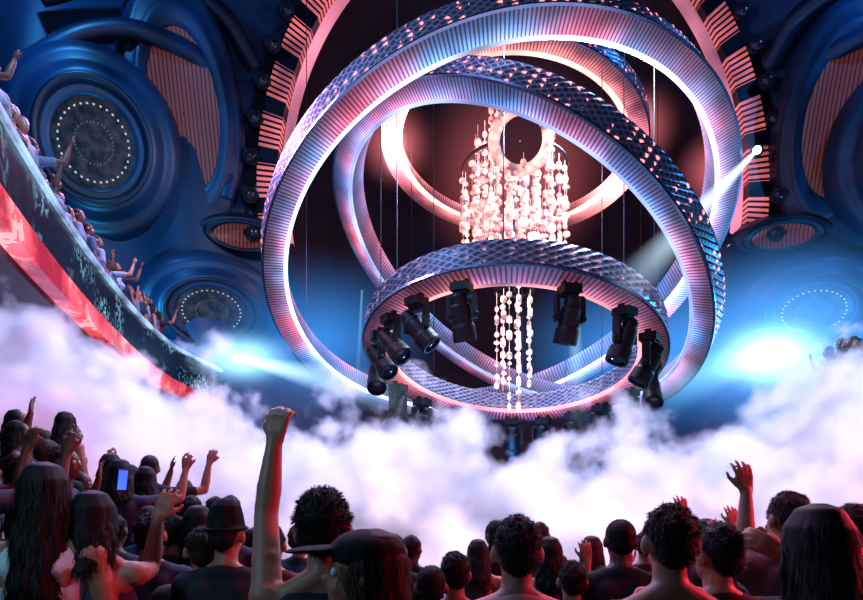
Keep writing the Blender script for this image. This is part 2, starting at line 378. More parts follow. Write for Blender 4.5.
for r,n,zt,L in ((.15,4,10.2,3.0),(.5,11,10.2,3.1),(.8,17,9.55,2.55),(1.08,24,8.55,1.6)):
    for i in range(n):
        a=2*math.pi*i/n+r; k+=1
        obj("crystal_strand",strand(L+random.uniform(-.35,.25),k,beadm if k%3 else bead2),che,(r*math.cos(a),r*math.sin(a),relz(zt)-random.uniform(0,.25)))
for r,n,zt,L in ((.10,2,6.2,2.8),(.36,7,6.0,2.0)):
    for i in range(n):
        a=2*math.pi*i/n+r; k+=1
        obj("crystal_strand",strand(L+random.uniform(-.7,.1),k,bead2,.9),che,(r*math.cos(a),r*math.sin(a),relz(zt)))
hoop(.40,6.02,blackm)
rq=V((0,-1,-.55)).to_track_quat('Z','Y')
obj("reflector",lathe("reflector",[(.46,0),(.52,.06),(.47,.10),(.4,.07),(.24,-.02),(.01,-.04)],40,maroon,smooth=True),che,V((-.04,-1.16,relz(8.50))),rq)
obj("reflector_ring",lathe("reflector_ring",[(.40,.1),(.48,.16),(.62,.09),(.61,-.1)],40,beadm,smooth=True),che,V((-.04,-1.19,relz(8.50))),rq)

# ================================================================== BALCONIES
def catmull(pts,k=8):
    P=[V(p) for p in pts]; P=[2*P[0]-P[1]]+P+[2*P[-1]-P[-2]]; out=[]
    for i in range(1,len(P)-2):
        for j in range(k):
            t=j/k; a,b,c_,d_=P[i-1],P[i],P[i+1],P[i+2]
            out.append(.5*((2*b)+(c_-a)*t+(2*a-5*b+4*c_-d_)*t*t+(-a+3*b-3*c_+d_)*t**3))
    out.append(P[-2]); return out
def strip(name,path,z0,z1,off0,off1,mat,sgn):
    vs=[];fs=[];uv=[];L=0;Ls=[]
    for i,p in enumerate(path):
        if i: L+=(p-path[i-1]).length
        Ls.append(L)
        for o_,z in ((off0,z0),(off0,z1),(off1,z1),(off1,z0)): vs.append((p.x+sgn*o_,p.y,z+p.z))
    for i in range(len(path)-1):
        for j in range(4):
            j2=(j+1)%4; fs.append((i*4+j,(i+1)*4+j,(i+1)*4+j2,i*4+j2)); uv.append(((Ls[i],j%2),(Ls[i+1],j%2),(Ls[i+1],1-j%2),(Ls[i],1-j%2)))
    n=len(path)-1; fs+= [(0,1,2,3),(n*4+3,n*4+2,n*4+1,n*4)]; uv+=[((0,0),(0,1),(1,1),(1,0))]*2
    return mesh(name,vs,fs,mat,uv)
redm=N("red_led_fascia")
o_=redm.obj(); nz=redm.noise(o_,1.1,4); nz2=redm.clamp(redm.m_('MULTIPLY',redm.m_('SUBTRACT',nz,.42),4.5))
nf=redm.m_('MULTIPLY',redm.m_('GREATER_THAN',redm.noise(o_,5,6),.55),.6)
colr=redm.mix(nz2,(.55,.004,.02,1),(1,.13,.16,1)); colr=redm.mix(redm.m_('MULTIPLY',nf,nz2),colr,(1,.60,.60,1))
redm=redm.princ((.3,.02,.03,1),.25,0,emis=colr,es=redm.m_('ADD',.35,redm.m_('MULTIPLY',nz2,.9)))
silv=N("mosaic_painted_glints"); o_=silv.obj()
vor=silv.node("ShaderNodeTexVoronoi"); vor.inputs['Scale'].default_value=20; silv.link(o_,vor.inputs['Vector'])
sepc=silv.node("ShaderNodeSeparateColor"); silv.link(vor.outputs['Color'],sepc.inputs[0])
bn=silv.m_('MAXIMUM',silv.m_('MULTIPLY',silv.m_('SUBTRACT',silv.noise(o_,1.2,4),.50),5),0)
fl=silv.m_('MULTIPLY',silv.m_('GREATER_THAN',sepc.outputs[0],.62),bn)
silv=silv.princ(silv.mix(sepc.outputs[1],(.003,.008,.02,1),(.02,.05,.08,1)),.25,.6,emis=(.35,.75,1,1),es=silv.m_('MULTIPLY',fl,.8))  # cyan glints painted as emissive flecks on the dark mosaic
railn=N("rail_silver_glow"); nz=railn.noise(railn.obj(),1.5,3)
railm=railn.princ((.4,.55,.7,1),.25,.6,emis=(.40,.72,1,1),es=railn.clamp(railn.m_('MULTIPLY',railn.m_('SUBTRACT',nz,.36),3.5),.15,.9))  # silver sheen painted as patchy pale-blue emission along the rail
under=simple("balcony_underside",(.02,.015,.03),.5)
Lp=catmull([(-2.9,2.6,0),(-3.15,3.8,0),(-3.6,5,0),(-4.15,6.6,0),(-4.75,8.6,0),(-5.3,11,-.05),(-5.5,12.8,-.12),(-5.35,13.8,-.2),(-5.1,14.5,-.3),(-5.0,15.2,-.4)])
def balcony(path,sgn,zf,label,depth=7,par=.75):
    e=empty("balcony",(0,0,0),label,"balcony")
    obj("slab",strip("slab",path,zf-.30,zf+.2,.13,depth,under,sgn),e)
    obj("led_fascia",strip("led_fascia",path,zf-.26,zf+.02,-.08,.1,redm,sgn),e)
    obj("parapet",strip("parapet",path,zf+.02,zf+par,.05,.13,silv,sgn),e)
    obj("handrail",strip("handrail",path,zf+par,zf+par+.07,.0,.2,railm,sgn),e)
    return e
balcony(Lp,-1,4.28,"curved balcony with red lit edge and mosaic parapet")
Rp=catmull([(6.75,10.0,0),(7.05,11.0,0),(7.6,12.6,0)])
balcony(Rp,1,2.75,"far balcony with dim red edge",3,.45)

# ================================================================== PEOPLE
skinm=simple("skin",(.30,.13,.09),.5,var=.12,bs=.04,spec=.35)
skind=simple("skin_dark",(.11,.045,.033),.5,var=.12,bs=.04,spec=.35)
def hairmat(name,c):
    n=N(name); nz=n.noise(n.obj(),60,3)
    return n.princ(n.mix(nz,c4([x*.5 for x in c]),c4(c)),.65,0,bump=nz,bs=.4,spec=.2)
hair_b=hairmat("hair_black",(.005,.004,.006)); hair_br=hairmat("hair_brown",(.03,.014,.010))
eyem=simple("eye_white",(.6,.6,.6),.2)
cloth={}
def clothm(c):
    k=tuple(c)
    if k not in cloth:
        n=N("fabric"); nz=n.noise(n.obj(),9,4); nf=n.noise(n.obj(),3,2)
        cloth[k]=n.princ(n.mix(nz,c4([x*.7 for x in c]),c4(c)),.85,0,bump=nf,bs=.6,spec=.2)
    return cloth[k]
def hand(w,d,n,side,curl,sp=1.0):
    d=V(d).normalized(); n=(V(n)-d*V(n).dot(d)).normalized(); l=d.cross(n).normalized()*side
    P=[]; w=V(w)
    lens=(.072,.08,.074,.06)
    for i in range(4):
        b=w+d*(.088-.004*abs(i-1.2))+l*(i-1.5)*.0225
        P.append(capsule(w+l*(i-1.5)*.011,b,.016,.0125,8))
        dd=(d+l*(i-1.5)*.10*sp).normalized(); ang=0; p=b
        for j,(fr,rr) in enumerate(((.45,.0105),(.31,.0095),(.24,.0085))):
            ang+=curl*(.5,1.0,.8)[j]+.08
            q=p+(dd*math.cos(ang)+n*math.sin(ang))*lens[i]*fr*1.1
            P.append(capsule(p,q,rr,rr*.93,8)); p=q
    t0=w+d*.025-l*.02; t1=t0+d*.028-l*.028+n*.008; t2=t1+(d*.75-l*.5+n*(.2+curl*.4)).normalized()*.034; t3=t2+(d*.9-l*.2*(1-curl)+n*(.1+curl*.5)).normalized()*.028
    P+= [capsule(t0,t1,.017,.0135,8),capsule(t1,t2,.0125,.0105,8),capsule(t2,t3,.0105,.009,8)]
    return P
REST=((.25,.05,-1),(.1,.25,-1),(0,.2,-1),.35,None)
def arm(side,pose,inf=0.0,slv=1.0):
    ud,fd,hd,curl,pn=pose
    m=lambda d:V((d[0]*side,d[1],d[2])).normalized()
    ud,fd,hd=m(ud),m(fd),m(hd)
    up=max(0,ud.z)
    S=V((.18*side,0,1.40+.035*up)); El=S+ud*.29; W=El+fd*.255
    body=[capsule(V((.1*side,0,1.40)),S,.06,.058),capsule(S,El,.052,.041),ellip(S+ud*.12,(.05,.05,.05)),capsule(El,El+fd*.1,.041,.043),capsule(El+fd*.1,W,.042,.027)]
    h=hand(W-hd*.005,hd,V(pn) if pn else V((-side,0.2,0)),side,curl)
    sl=[capsule(V((.1*side,0,1.40)),S,.06+inf,.062+inf),capsule(S,S+(El-S)*slv,.058+inf,.048+inf)]
    return body+h,sl
def headM(yaw,pitch,roll=0):
    o=V((0,-.01,1.52)); R=Matrix.Rotation(yaw,4,'Z')@Matrix.Rotation(pitch,4,'X')@Matrix.Rotation(roll,4,'Y')
    return Matrix.Translation(o)@R@Matrix.Translation(-o)
def hairparts(style,rn):
    P=[]
    if style in('short','curly','crop'):
        t={'short':.003,'curly':.006,'crop':.002}[style]
        P.append(ellip((0,-.012,1.670),(.076+t,.092+t,.083+t)))
        P.append(ellip((0,-.055,1.62),(.060+t,.046+t,.05)))
        for i in range({'short':70,'curly':120,'crop':0}[style]):
            a=rn.uniform(0,2*math.pi); e=rn.uniform(.0,1.5); ce=math.cos(e)
            if math.sin(a)>.3 and e<.7: continue
            r=.077+t; p=V((r*ce*math.cos(a),-.012+(.093+t)*ce*math.sin(a),1.670+(.085+t)*math.sin(e)))
            s=rn.uniform(.005,.009)*(1+.4*math.sin(e)) if style=='short' else rn.uniform(.007,.012)*(1+.3*math.sin(e))
            P.append(ellip(p,(s,s,s),seg=8))
    else:
        L={'long':.38,'medium':.20}[style]
        P.append(ellip((0,-.012,1.666),(.078,.095,.088)))
        for i in range(30):
            a=math.radians(-205+i*(230/29)); x=math.cos(a); y=math.sin(a)
            LL=L*rn.uniform(.8,1.15); j_=rn.uniform(-.004,.004)
            pts=[V((.012*x,-.02+.012*y,1.755)),V((.05*x,-.016+.06*y,1.740)),V((.077*x+j_,-.012+.093*y,1.69)),V((.082*x+j_,-.012+.098*y,1.63))]
            nn=5
            for j in range(1,nn+1):
                f=j/nn; pts.append(V((x*(.082+.010*f)+rn.uniform(-.013,.013),-.014+y*(.096)-.05*f+rn.uniform(-.009,.009),1.63-LL*f)))
            rr=.0115
            for p,q in zip(pts,pts[1:]):
                P.append(capsule(p,q,rr,rr+.001,7,2))
    return P
def addblades(me,rn,n,length,down):
    pv=[v.co.copy() for v in me.vertices]; pn=[v.normal.copy() for v in me.vertices]
    vs=[tuple(p) for p in pv]; fs=[tuple(p.vertices) for p in me.polygons]
    for _ in range(n):
        i=rn.randrange(len(pv)); nn=pn[i]; p=pv[i]
        r=V((rn.uniform(-1,1),rn.uniform(-1,1),rn.uniform(-1,1)))
        d=(nn*(1-down)+V((0,-.2,-1))*down+r*.3).normalized()
        w=nn.cross(d)+r*.2
        if w.length<1e-3: continue
        w=w.normalized()*.0016; L=length*rn.uniform(.5,1.4); k=len(vs)
        b=p-nn*.002; m=b+d*L*.55+nn*.002
        vs+= [tuple(b-w),tuple(b+w),tuple(m+w*.7),tuple(m-w*.7),tuple(b+d*L+V((0,0,-.15*L)))]
        fs+= [(k,k+1,k+2,k+3),(k+3,k+2,k+4)]
    return mesh("hair",vs,fs,None,smooth=True)
def person_meshes(vox,arms,hair,female,yaw,pitch,seed,top='tee',hatk=None,blades=4200):
    rn=random.Random(seed); w=.92 if female else 1.0
    hM=headM(yaw,pitch)
    T=[ellip((0,-.01,.96),(.155 if not female else .165,.115,.13)),ellip((0,0,1.11),(.135*w,.095,.16)),ellip((0,0,1.28),(.165*w,.112,.17)),capsule((-.1*w,-.005,1.37),(.1*w,-.005,1.37),.082,.082)]
    if female: T+=[ellip((.065,.09,1.27),(.06,.055,.06)),ellip((-.065,.09,1.27),(.06,.055,.06))]
    T+=[ellip((.085,-.07,1.34),(.055,.035,.085)),ellip((-.085,-.07,1.34),(.055,.035,.085))]
    Tr=[capsule((0,-.02,1.50),(.13*w,-.01,1.42),.045,.045),capsule((0,-.02,1.50),(-.13*w,-.01,1.42),.045,.045)]
    nk=[capsule((0,-.005,1.42),(0,.005,1.56),.058*w,.054*w)]
    hd=[ellip((0,0,1.66),(.076,.095,.09)),ellip((0,.03,1.595),(.056,.066,.07)),ellip((0,.075,1.553),(.025,.02,.018)),capsule((0,.09,1.65),(0,.113,1.618),.009,.014),ellip((0,.083,1.668),(.05,.014,.012)),ellip((.03,.075,1.60),(.022,.02,.02)),ellip((-.03,.075,1.60),(.022,.02,.02)),
        ellip((0,.094,1.586),(.024,.012,.006)),ellip((0,.092,1.575),(.02,.012,.007)),ellip((.083,-.006,1.628),(.012,.022,.033)),ellip((-.083,-.006,1.628),(.012,.022,.033))]
    hd=[xform(p,hM) for p in hd]
    Lg=[]; Ltr=[]; Sh=[]
    for s in(-1,1):
        Lg+=[capsule((.085*s,0,.92),(.1*s,.01,.50),.088,.056),capsule((.1*s,.01,.50),(.11*s,-.01,.09),.054,.037),ellip((.105*s,-.03,.36),(.05,.052,.1)),capsule((.11*s,-.03,.045),(.12*s,.15,.035),.042,.032)]
        Ltr+=[capsule((.085*s,0,.92),(.1*s,.01,.50),.1,.07),capsule((.1*s,.01,.50),(.11*s,-.01,.10),.07,.055)]
        Sh+=[capsule((.11*s,-.03,.052),(.12*s,.16,.045),.05,.042)]
    sv={'tee':.6,'tank':0.02,'long':1.0,'dress':.02}[top]
    al,sl=arm(-1,arms[0],.012,sv); ar_,sr=arm(1,arms[1],.012,sv)
    body=remeshed("body",T+Tr+nk+hd+Lg+al+ar_,vox,2)
    I=.014
    st=[ellip((0,-.01,.96),(.16+I,.115+I,.13+I)),ellip((0,0,1.11),(.137*w+I,.097+I,.16)),ellip((0,0,1.28),(.165*w+I,.112+I,.16+I))]
    if female: st+=[ellip((.065,.09,1.27),(.06+I,.055+I,.06+I)),ellip((-.065,.09,1.27),(.06+I,.055+I,.06+I))]
    if top in('tee','long'): st+=[capsule((-.1*w,-.005,1.37),(.1*w,-.005,1.37),.082+I,.082+I)]+sl+sr+[capsule((0,-.02,1.47),(.13*w,-.01,1.42),.045+I,.045+I),capsule((0,-.02,1.47),(-.13*w,-.01,1.42),.045+I,.045+I),ellip((.085,-.07,1.34),(.055+I,.035+I,.085+I)),ellip((-.085,-.07,1.34),(.055+I,.035+I,.085+I))]
    elif top=='tank': st+=[capsule((-.07*w,-.005,1.36),(.07*w,-.005,1.36),.095+I,.095+I),capsule((.085,-.09,1.36),(.085,.0,1.47),.034,.034),capsule((-.085,-.09,1.36),(-.085,.0,1.47),.034,.034),ellip((0,-.07,1.34),(.13,.035+I,.085+I))]
    else: st+=[capsule((0,0,1.0),(0,0,.62),.165,.2),ellip((0,-.07,1.32),(.12,.035+I,.085+I))]
    shirt=remeshed("shirt",st,max(vox,.013),2)
    tr=remeshed("trousers",[ellip((0,-.01,.93),(.165,.125,.1))]+Ltr,.018,2) if top!='dress' else None
    hairm_=None
    if hair:
        hairm_=remeshed("hair",[xform(p,hM) for p in hairparts(hair,rn)],.0065 if vox<.015 else .012,1)
        if blades:
            lg={'short':(.013,.45),'curly':(.015,.3),'crop':(.005,.3),'long':(.045,.96),'medium':(.04,.95)}[hair]
            hairm_=addblades(hairm_,rn,blades*(2 if hair=='long' else 1),*lg)
    sh=remeshed("shoes",Sh,.016,1)
    eyes=[hM@V((x,.078,1.645)) for x in(-.032,.032)]
    ha=None
    if hatk=='cap':
        ha=remeshed("cap",[xform(p,hM) for p in [ellip((0,-.005,1.70),(.092,.108,.064)),ellip((0,.14,1.70),(.07,.09,.010),Matrix.Rotation(-.12,3,'X'))]],.007,1)
    elif hatk=='hat':
        ha=remeshed("hat",[xform(p,hM) for p in [capsule((0,-.005,1.69),(0,-.005,1.735),.090,.082),ellip((0,-.005,1.67),(.108,.118,.012))]],.008,1)
    return dict(body=body,shirt=shirt,trousers=tr,hair=hairm_,shoes=sh,eyes=eyes,hat=ha,hk=hatk,top=top)
eyeme=mesh("eye",*ellip((0,0,0),(.0145,.0145,.0145),seg=8),eyem,smooth=True)
def withmat(o,mat):
    if len(o.data.materials)==0: o.data.materials.append(mat)
    o.material_slots[0].link='OBJECT'; o.material_slots[0].material=mat
def person(pm,loc,yaw,scale,label,skin,hairm,shirtc,group="club crowd",trc=(.015,.017,.03),hatc=(.006,.006,.01)):
    e=empty("person",loc,label,"person",group,rot=(0,0,yaw),scale=scale)
    withmat(obj("body",pm['body'],e),skin)
    withmat(obj("dress" if pm['top']=='dress' else "shirt",pm['shirt'],e),clothm(shirtc))
    if pm['trousers']: withmat(obj("trousers",pm['trousers'],e),clothm(trc))
    if pm['hair']: withmat(obj("hair",pm['hair'],e),hairm)
    withmat(obj("shoes",pm['shoes'],e),clothm((.02,.02,.02)))
    if pm['hat']: withmat(obj(pm['hk'],pm['hat'],e),clothm(hatc))
    for c_ in pm['eyes']: obj("eye",eyeme,e,c_)
    return e
UP=((.25,.05,1),(.05,.1,1),(0,.1,1),.25,(0,1,.1))
UPF=((.12,.45,.8),(-.10,.05,1),(-.12,.15,1),.75,(0.3,1,.1))
BENT=((.5,.5,.1),(.1,.3,1),(0,.1,1),.2,(0,1,0))
LIFT=((.7,.4,.1),(.15,.1,1),(.3,.1,1),.3,(0,1,.1))
RAISE=((.12,.8,.28),(.1,.12,1),(-.05,.05,1),.22,(0,1,.1))
RAISE2=((-.35,.7,.28),(-.08,.1,1),(.1,.05,1),.25,(0,1,.1))
HEADH=((.48,-.83,.25),(-.62,.38,.68),(-.8,.3,.5),.35,(0,1,-.4))
def top_to(pxc,top,Y,base=0.0):
    h=CZ+(490-top)/F*Y-base; return V(((pxc-431.5)/F*Y,Y,base)),h/1.765
heroes=[
 (46,462,2.45,.12,(REST,REST),'long',1,.3,0,'tank',(.55,.65,.75),skinm,hair_b,"woman with long dark hair in a pale strappy top",None),
 (94,490,2.55,.12,(((.2,.7,-.05),(-.3,.1,1),(.1,.1,1),.5,(0,1,0)),((-.15,.7,-.05),(.1,.1,1),(.45,.0,.9),.3,(0,1,0))),'medium',1,.2,0,'dress',(.05,.05,.09),skinm,hair_b,"woman with dark hair raising both bare arms",None),
 (150,513,3.1,.12,(REST,REST),'short',0,.3,0,'tee',(.03,.05,.09),skinm,hair_b,"man with short dark hair in a dark shirt",None),
 (173,514,3.5,.12,(REST,REST),'short',0,-.2,0,'tee',(.04,.05,.08),skinm,hair_b,"man with short dark hair in a dark shirt",None),
 (203,526,2.9,0,(REST,REST),'short',0,.7,0,'tee',(.1,.08,.1),skinm,hair_br,"man with cropped brown hair turning his head aside",None),
 (226,508,2.8,0,(REST,REST),'crop',0,-.1,0,'tee',(.02,.02,.03),skinm,hair_b,"person wearing a dark brimmed hat","hat"),
 (324,490,1.98,0,(UPF,REST),'curly',0,.1,.05,'tank',(.02,.02,.035),skinm,hair_b,"man with curly dark hair raising a closed hand high",None),
 (366,528,1.65,0,(REST,REST),'long',1,2.1,.05,'tank',(.03,.03,.05),skinm,hair_br,"person with long brown hair wearing a dark peaked cap","cap"),
 (431,563,2.7,0,(REST,REST),'crop',0,0,0,'tee',(.03,.03,.05),skind,hair_b,"person with very short hair in a dark shirt",None),
 (455,551,2.9,0,(REST,REST),'short',0,.2,0,'tee',(.05,.03,.06),skinm,hair_b,"person with short dark hair",None),
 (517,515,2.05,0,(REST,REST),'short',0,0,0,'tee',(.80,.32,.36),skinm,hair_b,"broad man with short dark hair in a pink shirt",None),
 (549,536,3.7,0,(REST,REST),'medium',1,0,0,'tank',(.05,.03,.06),skinm,hair_b,"woman with shoulder-length dark hair",None),
 (572,560,3.0,0,(REST,BENT),'short',0,0,0,'tee',(.05,.03,.06),skinm,hair_b,"person lifting one hand beside the face",None),
 (620,517,3.1,0,(REST,REST),'crop',0,0,0,'tee',(.02,.02,.03),skind,hair_b,"slim man with cropped hair in a black shirt",None),
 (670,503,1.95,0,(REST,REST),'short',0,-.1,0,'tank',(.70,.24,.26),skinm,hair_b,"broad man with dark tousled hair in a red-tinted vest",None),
 (718,522,2.25,0,(REST,HEADH),'short',0,.4,0,'tee',(.02,.015,.02),skinm,hair_b,"man in black resting a hand on top of his head",None),
 (788,491,2.8,0,(RAISE2,REST),'short',0,.2,0,'tee',(.12,.04,.05),skinm,hair_br,"man with brown hair raising one hand",None),
 (815,503,1.8,0,(REST,REST),'long',1,0,0,'tee',(.015,.015,.02),skinm,hair_b,"woman with long straight black hair in a black top",None),
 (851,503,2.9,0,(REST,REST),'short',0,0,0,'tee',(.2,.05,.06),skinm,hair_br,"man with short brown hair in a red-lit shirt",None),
 (272,525,3.4,0,(REST,REST),'short',0,0,0,'tee',(.1,.04,.05),skinm,hair_b,"man with short dark hair in a dark shirt",None),
 (728,545,3.3,0,(REST,RAISE2),'short',0,0,0,'tee',(.1,.04,.05),skinm,hair_b,"person behind others holding one hand up",None),
 (705,518,3.9,0,(RAISE2,REST),'medium',1,0,0,'tee',(.1,.04,.05),skinm,hair_b,"woman behind others holding one hand up",None),
 (758,528,3.9,0,(RAISE2,REST),'short',0,0,0,'tee',(.1,.04,.05),skinm,hair_b,"man behind others holding one hand up",None),
 (603,566,3.3,0,(RAISE2,REST),'short',0,0,0,'tee',(.1,.04,.05),skinm,hair_b,"man behind others lifting his hand",None),
 (22,500,3.0,.5,(RAISE2,REST),'short',0,0,0,'tee',(.03,.02,.04),skinm,hair_b,"man on the steps lifting his hand",None),
]
for i,(px,tp,Y,base,arms,hs,fem,yw,pt,top,sc,sk,hm,lab,hat) in enumerate(heroes):
    loc,s=top_to(px,tp,Y,base)
    vox=.0085 if (any(a is not REST for a in arms)) else .012
    pm=person_meshes(vox,arms,hs,fem,yw*.6,pt,i+1,top,hat)
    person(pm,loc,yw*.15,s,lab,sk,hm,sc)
e=empty("phone",at(122,480,2.82),"glowing blue smartphone held up in a hand","phone",rot=(.15,0,1.1),scale=.7)
obj("case",mesh("case",*box((0,0,0),(.072,.009,.145)),blackm),e); obj("screen",mesh("screen",*box((0,-.006,0),(.064,.003,.13)),emit("phone_screen",(.03,.12,1),1.6)),e)

quadm=simple("riser_carpet",(.02,.012,.02),.8)
def riser(x0,x1,y0,y1,h,nm):
    obj(nm,mesh(nm,*box(((x0+x1)/2,(y0+y1)/2,h/2),(x1-x0,y1-y0,h)),quadm),kind="structure")
riser(-2.1,-1.0,.5,8,.12,"floor_step_low"); riser(-3.1,-2.1,.5,8,.5,"floor_step_mid"); riser(-5.2,-3.1,.5,8,.95,"floor_step_high")

variants=[]
for i,(arms,hs,fem,top) in enumerate((((REST,REST),'short',0,'tee'),((LIFT,REST),'medium',1,'tank'),((UP,((.3,.1,1),(-.2,.1,1),(0,.1,1),.2,(0,1,0))),'short',0,'tee'),((REST,BENT),'medium',1,'tee'),((REST,REST),'medium',1,'tank'),((BENT,LIFT),'crop',0,'tee'))):
    variants.append(person_meshes(.015,arms,hs,fem,.15*(i-2),0,50+i,top,blades=900))
cols=[(.02,.025,.05),(.08,.02,.03),(.03,.04,.08),(.06,.04,.07),(.012,.012,.018)]
pale=[(.06,.10,.18),(.12,.18,.28),(.03,.04,.08),(.2,.26,.34),(.02,.03,.05)]
vl=["clubgoer standing with arms down","clubgoer with one arm raised","clubgoer with both arms raised","clubgoer lifting one bent arm","clubgoer with shoulder-length hair standing","clubgoer with one hand high"]
rn=random.Random(3)
def crowd(points,faceyaw,grp,allow=range(6),sc=(.9,1.02),cl=cols,jit=.5):
    for x,y,z in points:
        v=rn.choice(list(allow)); person(variants[v],(x,y,z),faceyaw+rn.uniform(-jit,jit),rn.uniform(*sc),vl[v],rn.choice([skinm,skind,skind]),rn.choice([hair_b,hair_b,hair_br]),rn.choice(cl),grp)
pts=[]
y=3.0
while y<5.6:
    for x in (-2.3,-2.78):
        if not(x<-2.5 and y<3.2): pts.append((x+rn.uniform(-.1,.1),y+rn.uniform(-.12,.12),.5))
    for x in (-3.35,-3.8,-4.25,-4.7):
        if x>-.85*y: pts.append((x+rn.uniform(-.1,.1),y+.25+rn.uniform(-.12,.12),.95))
    y+=.42
crowd(pts,-.5,"crowd on the steps",(0,0,0,4,4,3,0,0,3,0,5),(.82,.99),jit=.9)
pts=[]
for y in (3.6,4.05,4.5,5.0):
    for x in (-1.85,-1.4): pts.append((x+rn.uniform(-.08,.08)-(.0 if y<4.3 else .2),y+rn.uniform(-.1,.1),.12))
crowd(pts,-.2,"crowd on the steps",(0,4,0),(.88,.96))
fl=[]
for px,Y in ((255,4.2),(300,4.4),(395,3.9),(412,4.4),(478,4.3),(495,4.9),(592,4.3),(645,4.3),(740,3.7),(765,3.3),(830,3.7),(858,4.3),(810,4.6),(352,4.7),(540,4.9)): fl.append(((px-431.5)/F*Y,Y,0))
crowd(fl,0,"crowd on the dance floor",(0,4,0),(.84,.93))
def off(path,i,d,sgn): p=path[i]; return (p.x+sgn*d,p.y,p.z)
pts=[]
for i in range(4,len(Lp)-24,1):
    for d_ in (.40,.9):
        x,y,z=off(Lp,i,d_+rn.uniform(-.05,.05),-1)
        if i<22 and (i%2): continue
        pts.append((x,y+rn.uniform(-.05,.05),4.48+z))
crowd(pts,-1.2,"crowd on the balcony",(0,4,0,4,0,4,3),(.74,.90),cl=pale,jit=.9)
crowd([(-6.0,12.7,4.38),(-5.9,12.2,4.40),(-6.5,12.1,4.43),(-5.95,13.1,4.33)],-1.2,"crowd on the balcony",(0,3,4),(.8,.9))
pts=[]
for i in range(0,len(Rp)-4,2):
    for d_ in (.35,.9): x,y,z=off(Rp,i,d_,1); pts.append((x,y,2.95))
crowd(pts,1.2,"crowd on the opposite balcony",(0,3,4,0),(.8,.95))

# ================================================================== SMOKE, BEAMS, HAZE
sm=N("stage_smoke"); p_,sp=sm.pos()
X_,Y_,Z_=sp.outputs
rp=sm.node("ShaderNodeValToRGB"); rp.color_ramp.interpolation='EASE'
tab=[(0,275),(30,270),(70,325),(120,364),(170,382),(230,386),(290,424),(340,420),(400,406),(450,424),(520,440),(600,438),(680,420),(725,440),(760,400),(800,364),(863,340)]
els=rp.color_ramp.elements
for i,(px,py) in enumerate(tab):
    x=(px-431.5)/85.7; z=1.85+(490-py)/85.7; pos_=(x+6)/12
    if i<2: el=els[i]; el.position=pos_
    else: el=els.new(pos_)
    el.color=(z/5,)*3+(1,)
sm.link(sm.m_('DIVIDE',sm.m_('ADD',X_,6.0),12.0),rp.inputs[0])
H=sm.m_('MULTIPLY',rp.outputs[0],5.0)
nz=sm.noise(p_,1.6,9); n2=sm.noise(p_,.65,2)
hh=sm.m_('ADD',H,sm.m_('ADD',sm.m_('MULTIPLY',sm.m_('SUBTRACT',nz,.54),4.0),sm.m_('MULTIPLY',sm.m_('SUBTRACT',n2,.5),1.2)))
hh=sm.m_('SUBTRACT',hh,sm.m_('MULTIPLY',sm.m_('ABSOLUTE',sm.m_('SUBTRACT',Y_,6.9)),.35))
dep=sm.m_('SUBTRACT',hh,Z_)
den=sm.clamp(sm.m_('MULTIPLY',dep,9.0),0,5.5)
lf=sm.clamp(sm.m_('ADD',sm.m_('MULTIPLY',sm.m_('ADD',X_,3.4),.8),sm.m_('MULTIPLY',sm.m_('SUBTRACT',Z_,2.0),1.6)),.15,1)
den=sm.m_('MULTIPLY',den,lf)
pv=sm.node("ShaderNodeVolumePrincipled"); sm.link(den,pv.inputs['Density']); pv.inputs['Color'].default_value=(.94,.93,.99,1); pv.inputs['Anisotropy'].default_value=.1
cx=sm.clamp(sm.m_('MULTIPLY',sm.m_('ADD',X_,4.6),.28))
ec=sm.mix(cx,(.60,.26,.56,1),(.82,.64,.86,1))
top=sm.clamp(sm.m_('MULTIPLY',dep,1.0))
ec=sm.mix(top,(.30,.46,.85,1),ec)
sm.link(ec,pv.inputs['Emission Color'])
billow_shade=sm.clamp(sm.m_('ADD',sm.m_('MULTIPLY',sm.m_('SUBTRACT',nz,.46),5.0),.46),.10,1.2)  # noise brightens and dims the glow to paint the billows' self-shading
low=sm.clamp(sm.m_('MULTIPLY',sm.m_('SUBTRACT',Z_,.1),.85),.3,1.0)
sm.link(sm.m_('MULTIPLY',sm.m_('MULTIPLY',sm.m_('MULTIPLY',den,billow_shade),low),.82),pv.inputs['Emission Strength'])  # smoke emits its own glow on top of scattered lamp light
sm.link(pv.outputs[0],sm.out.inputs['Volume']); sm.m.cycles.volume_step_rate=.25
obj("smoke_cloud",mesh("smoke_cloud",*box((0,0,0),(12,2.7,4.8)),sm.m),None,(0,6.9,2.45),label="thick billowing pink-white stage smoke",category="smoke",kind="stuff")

def haze(c,r,col,s,label,pw=2.0,sc=(1,1,1)):  # self-glowing ball paints lit haze; it scatters no lamp light
    h=N("haze"); v=h.node("ShaderNodeVectorMath",operation='LENGTH'); h.link(h.obj(),v.inputs[0])
    k=h.m_('MAXIMUM',h.m_('SUBTRACT',1.0,v.outputs['Value']),0); k=h.m_('MULTIPLY',h.m_('POWER',k,pw),s/r)
    em=h.node("ShaderNodeEmission"); em.inputs[0].default_value=c4(col); h.link(k,em.inputs[1]); h.link(em.outputs[0],h.out.inputs['Volume'])
    h.m.cycles.volume_step_rate=.7
    o=obj("emissive_haze",mesh("emissive_haze",*ellip((0,0,0),(1,1,1),seg=24),h.m),None,c,label=label,category="haze",kind="stuff"); o.scale=(r*sc[0],r*sc[1],r*sc[2])
haze(at(785,345,11.8),2.1,(.08,.36,1.0),2.3,"blue-white glow around a stage spotlight",2,(1.5,1,1.2))
haze(at(772,356,12.0),1.1,(.42,.80,1.0),8,"bright white-blue core glow around a spotlight",3,(1.5,1,.9))
